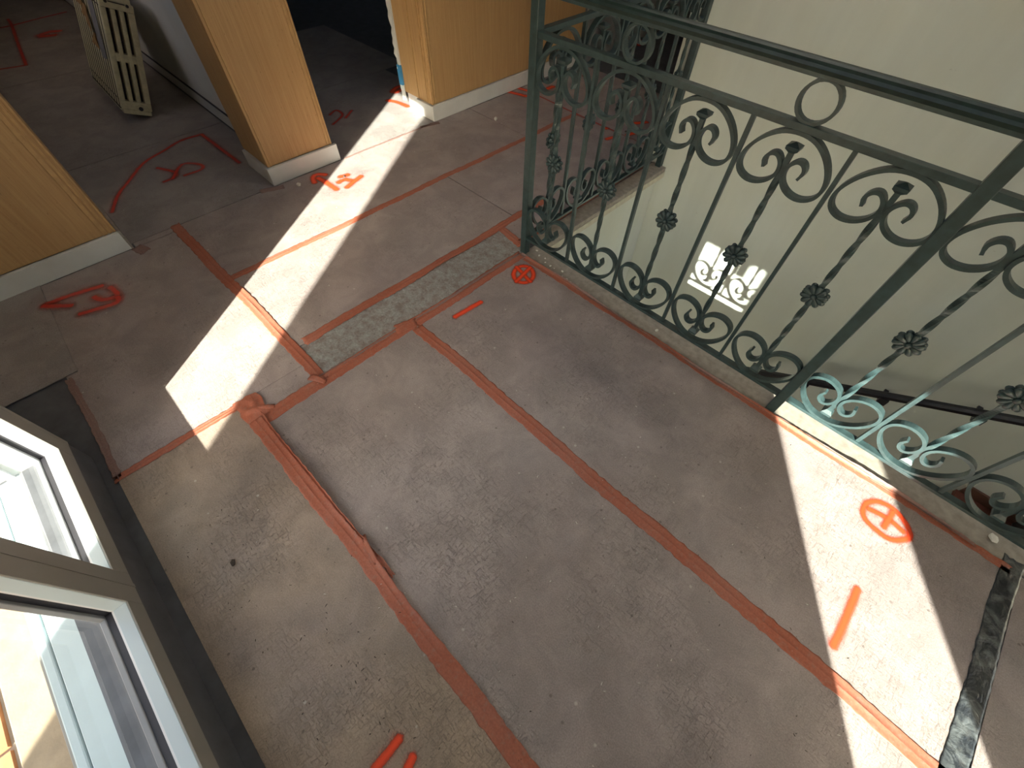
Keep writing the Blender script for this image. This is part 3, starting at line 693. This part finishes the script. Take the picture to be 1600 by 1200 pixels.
MB().cyl((.013, -.045, .030), (1, 0, 0), .017, .008, 16).build('plug_ring', M_RAD, es)
MB().cyl((.020, -.045, .030), (1, 0, 0), .009, .0022, 14).build('plug_hole', M_GASKET, es)
MB().box(.0138, .0155, -W+.03, -.03, .427, .431).cyl((.013, -W+.022, .427), (1,0,0), .006, .003, 10).cyl((.013, -.022, .427), (1,0,0), .006, .003, 10).build('name_plate_slot', M_GASKET, es)
# cardboard scraps and a plastic strip pushed onto the radiator's side
cb = MB(); g = random.Random(8)
for i, (x, z, s) in enumerate([(-.16, .245, .05), (-.20, .30, .055), (-.25, .335, .05), (-.29, .375, .05)]):
    a = g.uniform(-.5, .5); c_, s_ = math.cos(a), math.sin(a); P = []
    for u, v in ((-s/2, -s/2.4), (s/2, -s/2.1), (s/2.3, s/2.2), (0, s/1.7), (-s/1.9, s/2.4)):
        P.append((x+c_*u-s_*v, -W-.004-g.uniform(0, .014), z+s_*u+c_*v))
    cb.quad(P)
o = cb.build('torn_cardboard', M_CARD, rd, label='torn brown cardboard stuck on the side'); o.modifiers.new('t', 'SOLIDIFY').thickness = .003
g = random.Random(5); rows = []
for k in range(10):
    z = .20 + k*.026; wob = .006*math.sin(k*1.3)
    rows.append([(-.105-.06*(k/9)+wob, -W-.003, z), (-.09-.06*(k/9), -W-.011, z), (-.062-.055*(k/9), -W-.010, z), (-.048-.05*(k/9)+wob*.5, -W-.003, z)])
MB().grid(rows).build('plastic_strip', M_LILAC, rd, label='grey plastic strip hanging down the side')

# ================================================================ DEBRIS
def chip(x, y, s, label, mat=None, group=None, z=.001, name='plaster_chip', flat=.6):
    g = random.Random(int((x*931+y*577)*100) & 0xffff)
    bm = bmesh.new(); bmesh.ops.create_icosphere(bm, subdivisions=2, radius=s*U)
    for v in bm.verts:
        k = 1 + g.uniform(-.22, .22); v.co = Vector((v.co.x*k*1.2, v.co.y*k*.85, v.co.z*k*flat + s*U*flat*.9))
    me = bpy.data.meshes.new(name); bm.to_mesh(me); bm.free(); me.materials.append(mat or M_CHIP)
    o = link(bpy.data.objects.new(name, me)); o.location = (x*U, y*U, z*U); o.rotation_euler = (0, 0, g.uniform(0, 6))
    return tag(o, label, 'chip', group)
chip(-1.70, 1.63, .0095, 'white foam chip on the board before the right ochre wall', name='foam_chip', flat=.9)
chip(.627, 1.003, .0105, 'white flat chip on the stone ledge near the black tape', z=.0005, flat=.4)
chip(-1.83, .60, .010, 'small beige chip by the ochre pier skirting')
chip(-.57, -.266, .0062, 'dark crumb on the dusty board beside the window', mat=M_DIRT, flat=.5)
g = random.Random(21)
for k in range(10):
    chip(-.835+k*.022+g.uniform(-.006, .006), 1.005-k*.0035+g.uniform(-.012, .012), g.uniform(.0022, .0046), 'tiny white crumb on the ledge beside the corner post', group='white crumbs on the ledge by the corner post', z=.0002, name='plaster_crumb', flat=.5)
for x, y in ((-1.79, 1.975), (-1.76, .775), (-1.165, 2.02), (.10, 1.0), (-.30, .99)):
    chip(x, y, .0055, {(-1.79, 1.975): 'dark crumb on the orange strokes by the right skirting', (-1.76, .775): 'dark crumb on the sunlit letter strokes', (-1.165, 2.02): 'dark crumb on the marks behind the short railing', (.10, 1.0): 'pale crumb on the ledge at the second post', (-.30, .99): 'pale crumb on the ledge midway along the railing'}[(x, y)], mat=M_DIRT if x < -1 else M_CHIP, name='crumb', flat=.6)
# fine grit lying about (uncountable)
g = random.Random(33); m = MB()
def grit(cx, cy, sx, sy, n, s0, s1):
    for _ in range(n):
        x, y = g.gauss(cx, sx), g.gauss(cy, sy)
        if y > .94 or y < -.37 or x < -.85 or x > .64: continue
        s = g.uniform(s0, s1); a = g.uniform(0, 3.14); l = s*g.uniform(1, 2.6)
        c_, s_ = math.cos(a), math.sin(a)
        P = [(x+c_*u-s_*v, y+s_*u+c_*v) for u, v in ((-l, -s*.5), (l, -s*.4), (l*.8, s*.5), (-l*.7, s*.6))]
        n0 = len(m.v); m.v += [(p[0], p[1], .0004) for p in P] + [(x, y, .0004+s*.9)]
        m.f += [(n0, n0+1, n0+4), (n0+1, n0+2, n0+4), (n0+2, n0+3, n0+4), (n0+3, n0, n0+4)]
grit(-.1, .3, .5, .45, 200, .0006, .0013); grit(-.62, -.28, .10, .05, 70, .0006, .0012); grit(-.25, -.22, .15, .08, 60, .0006, .0015)
o = m.build('floor_grit', M_DIRT, None); tag(o, 'fine dark grit and fibres scattered over the boards', 'grit', None, 'stuff')
g = random.Random(35); m = MB()
grit(0, .35, .45, .4, 150, .0007, .0015)
o = m.build('plaster_dust', M_CHIP, None); tag(o, 'tiny white plaster specks scattered over the boards', 'dust', None, 'stuff')

# ================================================================ OUTSIDE
sill = thing('outer_sill', (.2, -.52, 0), 'pale blue painted sill outside the window glass', 'sill'); sill['kind'] = 'structure'
so = (.2, -.52, 0)
MB().box(-1.050, 1.478, -.543, -.452, .0, .075).build('slab', M_SILL, sill, so, bevel=.002)
MB().box(-1.050, 1.478, -.562, -.5455, .0, .0745).build('rim', M_SILL, sill, so, bevel=.003)
MB().box(-1.050, 1.478, -.570, -.563, -.02, .066).build('drip_edge', M_GREYFRAME, sill, so, bevel=.001)
gr = struct('ground_terrace', MB().box(-7, 7, -9, -.57, -.12, -.062), M_RENDER)
MB().box(-1.6, 1.6, -.700, -.57, -.062, -.040).build('render_border', M_RENDER, gr, bevel=.003)
MB().box(-1.6, 1.2, -1.50, -.70, -.062, -.048).build('mortar_bed', M_MORTAR, gr)
g = random.Random(2); tl = MB().box(-.069, .069, -.069, .069, -.012, 0).mesh('terracotta_tile'); tl.materials.append(M_TERRA)
tsrc = bpy.data.objects.new('terracotta_tile', tl)
for i in range(19):
    for j in range(5):
        o = tsrc.copy(); COL.objects.link(o); o.parent = gr
        o.location = ((-1.52 + i*.146)*U, (-.778 - j*.146)*U, (-.040 + g.uniform(-.002, .001))*U); o.rotation_euler = (g.uniform(-.01, .01), g.uniform(-.01, .01), g.uniform(-.015, .015))
tag(MB().box(-1.85, -.85, -3.3, -3.0, -.062, 4.2).build('sun_blocker', M_RENDER, None, (-1.85, -3.3, -.062)), 'second unseen beige sun-blocking mass, farther from the window', 'sun blocker', None, 'structure')  # unseen mass added to keep sun out of the left-room opening
tag(MB().box(.312, 1.908, -1.90, -1.60, -.062, 2.6).build('sun_blocker', M_RENDER, None, (.312, -1.9, -.062)), 'unseen beige sun-blocking mass added outside the window', 'sun blocker', None, 'structure')  # unseen mass added to shade the floor between the sun patches
